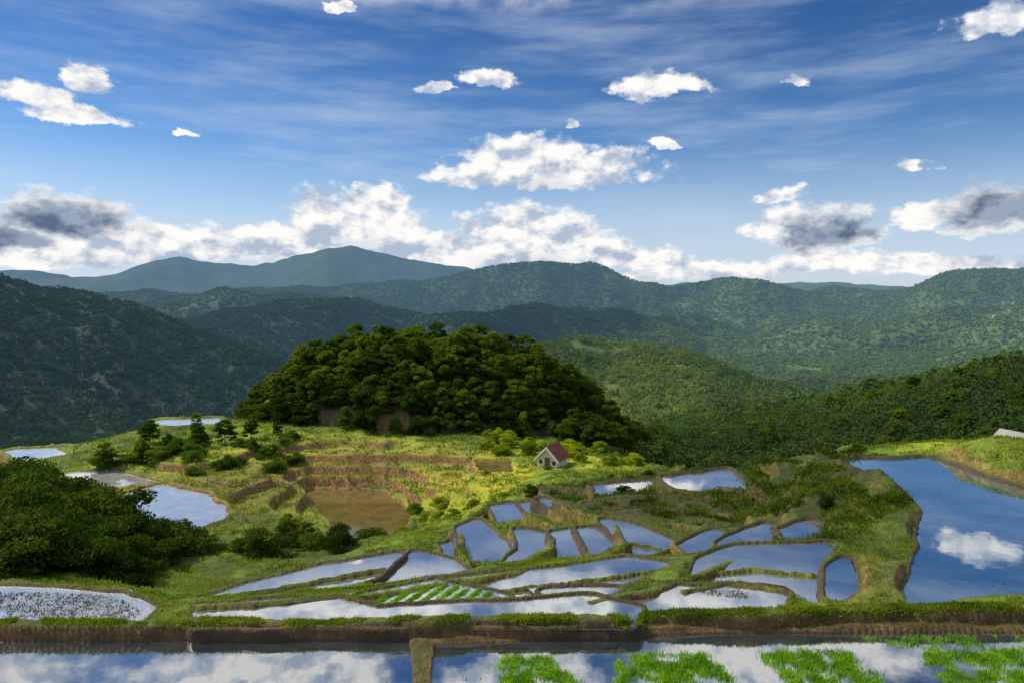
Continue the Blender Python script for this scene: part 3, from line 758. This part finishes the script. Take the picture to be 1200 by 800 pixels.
x,y=wp(1197,60); house(x,y,1.8,1.8,1.6,.7,M_WALL,M_FROOF,.3,'small white field hut on the grassy bank',False)
random.seed(3)
hp=[(random.uniform(865,925),random.uniform(3300,3500)) for _ in range(9)]+[(random.uniform(1150,1200),random.uniform(2300,2600)) for _ in range(4)]+[(random.uniform(640,700),3500) for _ in range(2)]
for px,r in hp:
    x,y=wp(px,r)
    house(x,y,9,7,5,2.5,M_WALL,M_FROOF,random.uniform(-.6,.6),'distant pale village house on the ridge',False,False,'houses of the ridge village',5)

# ------------------------------------------------------------------ light and sky
SAZ,SEL=math.radians(-68),math.radians(44)
sv=Vector((math.sin(SAZ)*math.cos(SEL),math.cos(SAZ)*math.cos(SEL),math.sin(SEL)))
sl=bpy.data.lights.new('sun','SUN'); sl.energy=5.0; sl.angle=math.radians(.5); sl.color=(1,.91,.72)
so=bpy.data.objects.new('sun',sl); scene.collection.objects.link(so); so.rotation_euler=sv.to_track_quat('Z','Y').to_euler()
w=bpy.data.worlds.new('World'); scene.world=w; w.use_nodes=True; nt=w.node_tree; nt.nodes.clear(); N=NT(nt)
sky=N.n('ShaderNodeTexSky',sky_type='NISHITA'); sky.sun_disc=False; sky.sun_elevation=SEL; sky.sun_rotation=SAZ; sky.altitude=1200; sky.air_density=1.0; sky.dust_density=.5; sky.ozone_density=2.0
dirv=N.vmath('NORMALIZE',N.n('ShaderNodeTexCoord').outputs['Generated'])
sx=N.n('ShaderNodeSeparateXYZ'); N.l(dirv,sx.inputs[0])
az=N.math('ARCTAN2',sx.outputs[0],sx.outputs[1]); el=N.math('ARCSINE',sx.outputs[2])
def cvec(a,b):
    c=N.n('ShaderNodeCombineXYZ'); N.val(c.inputs[0],a); N.val(c.inputs[1],b); return c.outputs[0]
ae=cvec(az,N.math('MULTIPLY',el,1.5))
ae_up=cvec(N.math('ADD',az,-.007),N.math('MULTIPLY',N.math('ADD',el,.014),1.5))
nA=N.noise(ae,15,7,.58); nB=N.noise(ae_up,15,4,.56); nFine=N.noise(ae,52,4,.62)
wc=N.noise(ae,22,4,.6,'Color'); ws=N.n('ShaderNodeSeparateXYZ'); N.l(wc,ws.inputs[0])
azw=N.math('ADD',az,N.math('MULTIPLY',N.math('SUBTRACT',ws.outputs[0],.5),.075))
elw=N.math('ADD',el,N.math('MULTIPLY',N.math('SUBTRACT',ws.outputs[1],.5),.036))
def field(lst):
    best=None
    for (px,py,wd,ht) in lst:
        dx,dy,dz=[float(v) for v in ray(px,py)]
        a0=math.atan2(dx,dy); e0=math.atan2(dz,math.hypot(dx,dy))
        k=math.hypot(dx,dy)
        wa=wd/2/F/(dx*dx+dy*dy)*dy*1.05; we=ht/2/F/k
        u=N.math('MULTIPLY',N.math('SUBTRACT',azw,a0),1/wa); v=N.math('MULTIPLY',N.math('SUBTRACT',elw,e0),1/we)
        v=N.math('ADD',v,N.math('MULTIPLY',N.math('MINIMUM',v,0.0),.9))
        d=N.math('SUBTRACT',1.0,N.vmath('LENGTH',cvec(u,v)))
        best=d if best is None else N.math('MAXIMUM',best,d)
    return best
white=[(30,112,130,44),(95,138,150,34),(105,98,76,44),(400,15,38,18),(512,106,54,22),(575,95,76,30),(775,104,134,46),(935,95,38,22),
 (640,210,310,50),(620,190,200,70),(700,196,130,50),(1066,198,48,28),(1165,30,136,62),(776,173,44,18),(667,147,28,20),(218,161,34,12),
 (415,262,190,90),(440,240,100,56),(330,292,260,74),(480,294,240,66),(620,280,200,96),(560,302,240,56),(700,306,250,56),(180,292,300,76),
 (925,270,120,64),(915,232,64,40),(1010,310,280,42),(1085,256,110,50),(820,320,240,36),(1130,316,260,40),(40,305,260,50)]
dark=[(75,262,220,90),(20,285,150,70),(970,280,150,80),(1175,252,210,96)]
under=[(640,222,260,30),(415,290,160,36),(620,310,170,36),(330,310,220,30),(180,310,260,34)]
fw=field(white); fd=field(dark); fu=field(under)
nn=N.math('MULTIPLY',N.math('SUBTRACT',N.math('ADD',N.math('MULTIPLY',nA,.62),N.math('MULTIPLY',nFine,.38)),.5),2.6)
dw=N.mr(N.math('ADD',N.math('MULTIPLY',fw,1.6),nn),.05,.62)
dd=N.mr(N.math('ADD',N.math('MULTIPLY',fd,1.3),nn),.02,.5)
core=N.mr(N.math('ADD',N.math('MULTIPLY',fd,1.3),N.math('MULTIPLY',nn,.8)),.12,.9)
lit=N.math('ADD',.70,N.math('MULTIPLY',N.math('SUBTRACT',nA,nB),6.0),clamp=True)
lit=N.math('SUBTRACT',lit,N.math('MULTIPLY',N.mr(fu,-.1,.7),.45),clamp=True)
ccol=N.mix(lit,(.44,.52,.66),(1.0,.98,.95))
dcol=N.mix(lit,(.11,.155,.25),(.32,.39,.50))
ccol=N.mix(core,ccol,dcol)
tint=N.ramp(N.mr(el,0,1.0,0,1,False),[(0.0,(1,1,1)),(.1,(.75,.92,1.06)),(.2,(.48,.76,1.02)),(.34,(.28,.54,.84)),(1.0,(.3,.56,.86))])
blue=N.mix(1.0,sky.outputs[0],tint,'MULTIPLY')
bgs=N.n('ShaderNodeBackground'); N.l(blue,bgs.inputs[0]); bgs.inputs[1].default_value=.105
cir=N.n('ShaderNodeMapping'); N.l(ae,cir.inputs[0]); cir.inputs['Scale'].default_value=(1.3,5.5,1); cir.inputs['Rotation'].default_value=(0,0,.26)
cn=N.noise(cir.outputs[0],2.0,7,.62)
cf=N.math('MULTIPLY',N.mr(cn,.38,.76),.5)
hb=N.math('MULTIPLY',N.mr(el,.02,.23,1,0),N.mr(N.noise(cir.outputs[0],1.6,4,.6),.3,.7,.6,1.0))
veil=N.math('MAXIMUM',cf,hb)
# broken cloud field higher up in the sky
dk=N.noise(ae,4.2,6,.55)
deck=N.math('MULTIPLY',N.mr(el,.355,.44),N.mr(dk,.42,.52))
cl=N.math('MAXIMUM',N.math('MAXIMUM',dw,dd),N.math('MULTIPLY',deck,.95))
bgv=N.n('ShaderNodeBackground'); bgv.inputs[0].default_value=(.60,.72,.88,1); bgv.inputs[1].default_value=.95
bgc=N.n('ShaderNodeBackground'); N.l(ccol,bgc.inputs[0]); bgc.inputs[1].default_value=1.0
m1=N.n('ShaderNodeMixShader'); N.l(veil,m1.inputs[0]); N.l(bgs.outputs[0],m1.inputs[1]); N.l(bgv.outputs[0],m1.inputs[2])
m2=N.n('ShaderNodeMixShader'); N.l(cl,m2.inputs[0]); N.l(m1.outputs[0],m2.inputs[1]); N.l(bgc.outputs[0],m2.inputs[2])
wo=N.n('ShaderNodeOutputWorld'); N.l(m2.outputs[0],wo.inputs[0])

cam=bpy.data.cameras.new('camera'); co=bpy.data.objects.new('camera',cam); scene.collection.objects.link(co)
cam.sensor_width=36; cam.lens=24; cam.clip_start=.1; cam.clip_end=100000
co.location=(0,0,HC); co.rotation_euler=(math.pi/2-PITCH,0,0)
scene.camera=co
scene.view_settings.view_transform='Standard'; scene.view_settings.look='None'; scene.view_settings.exposure=0
print('ponds',len(PONDS),'ground verts',len(X))
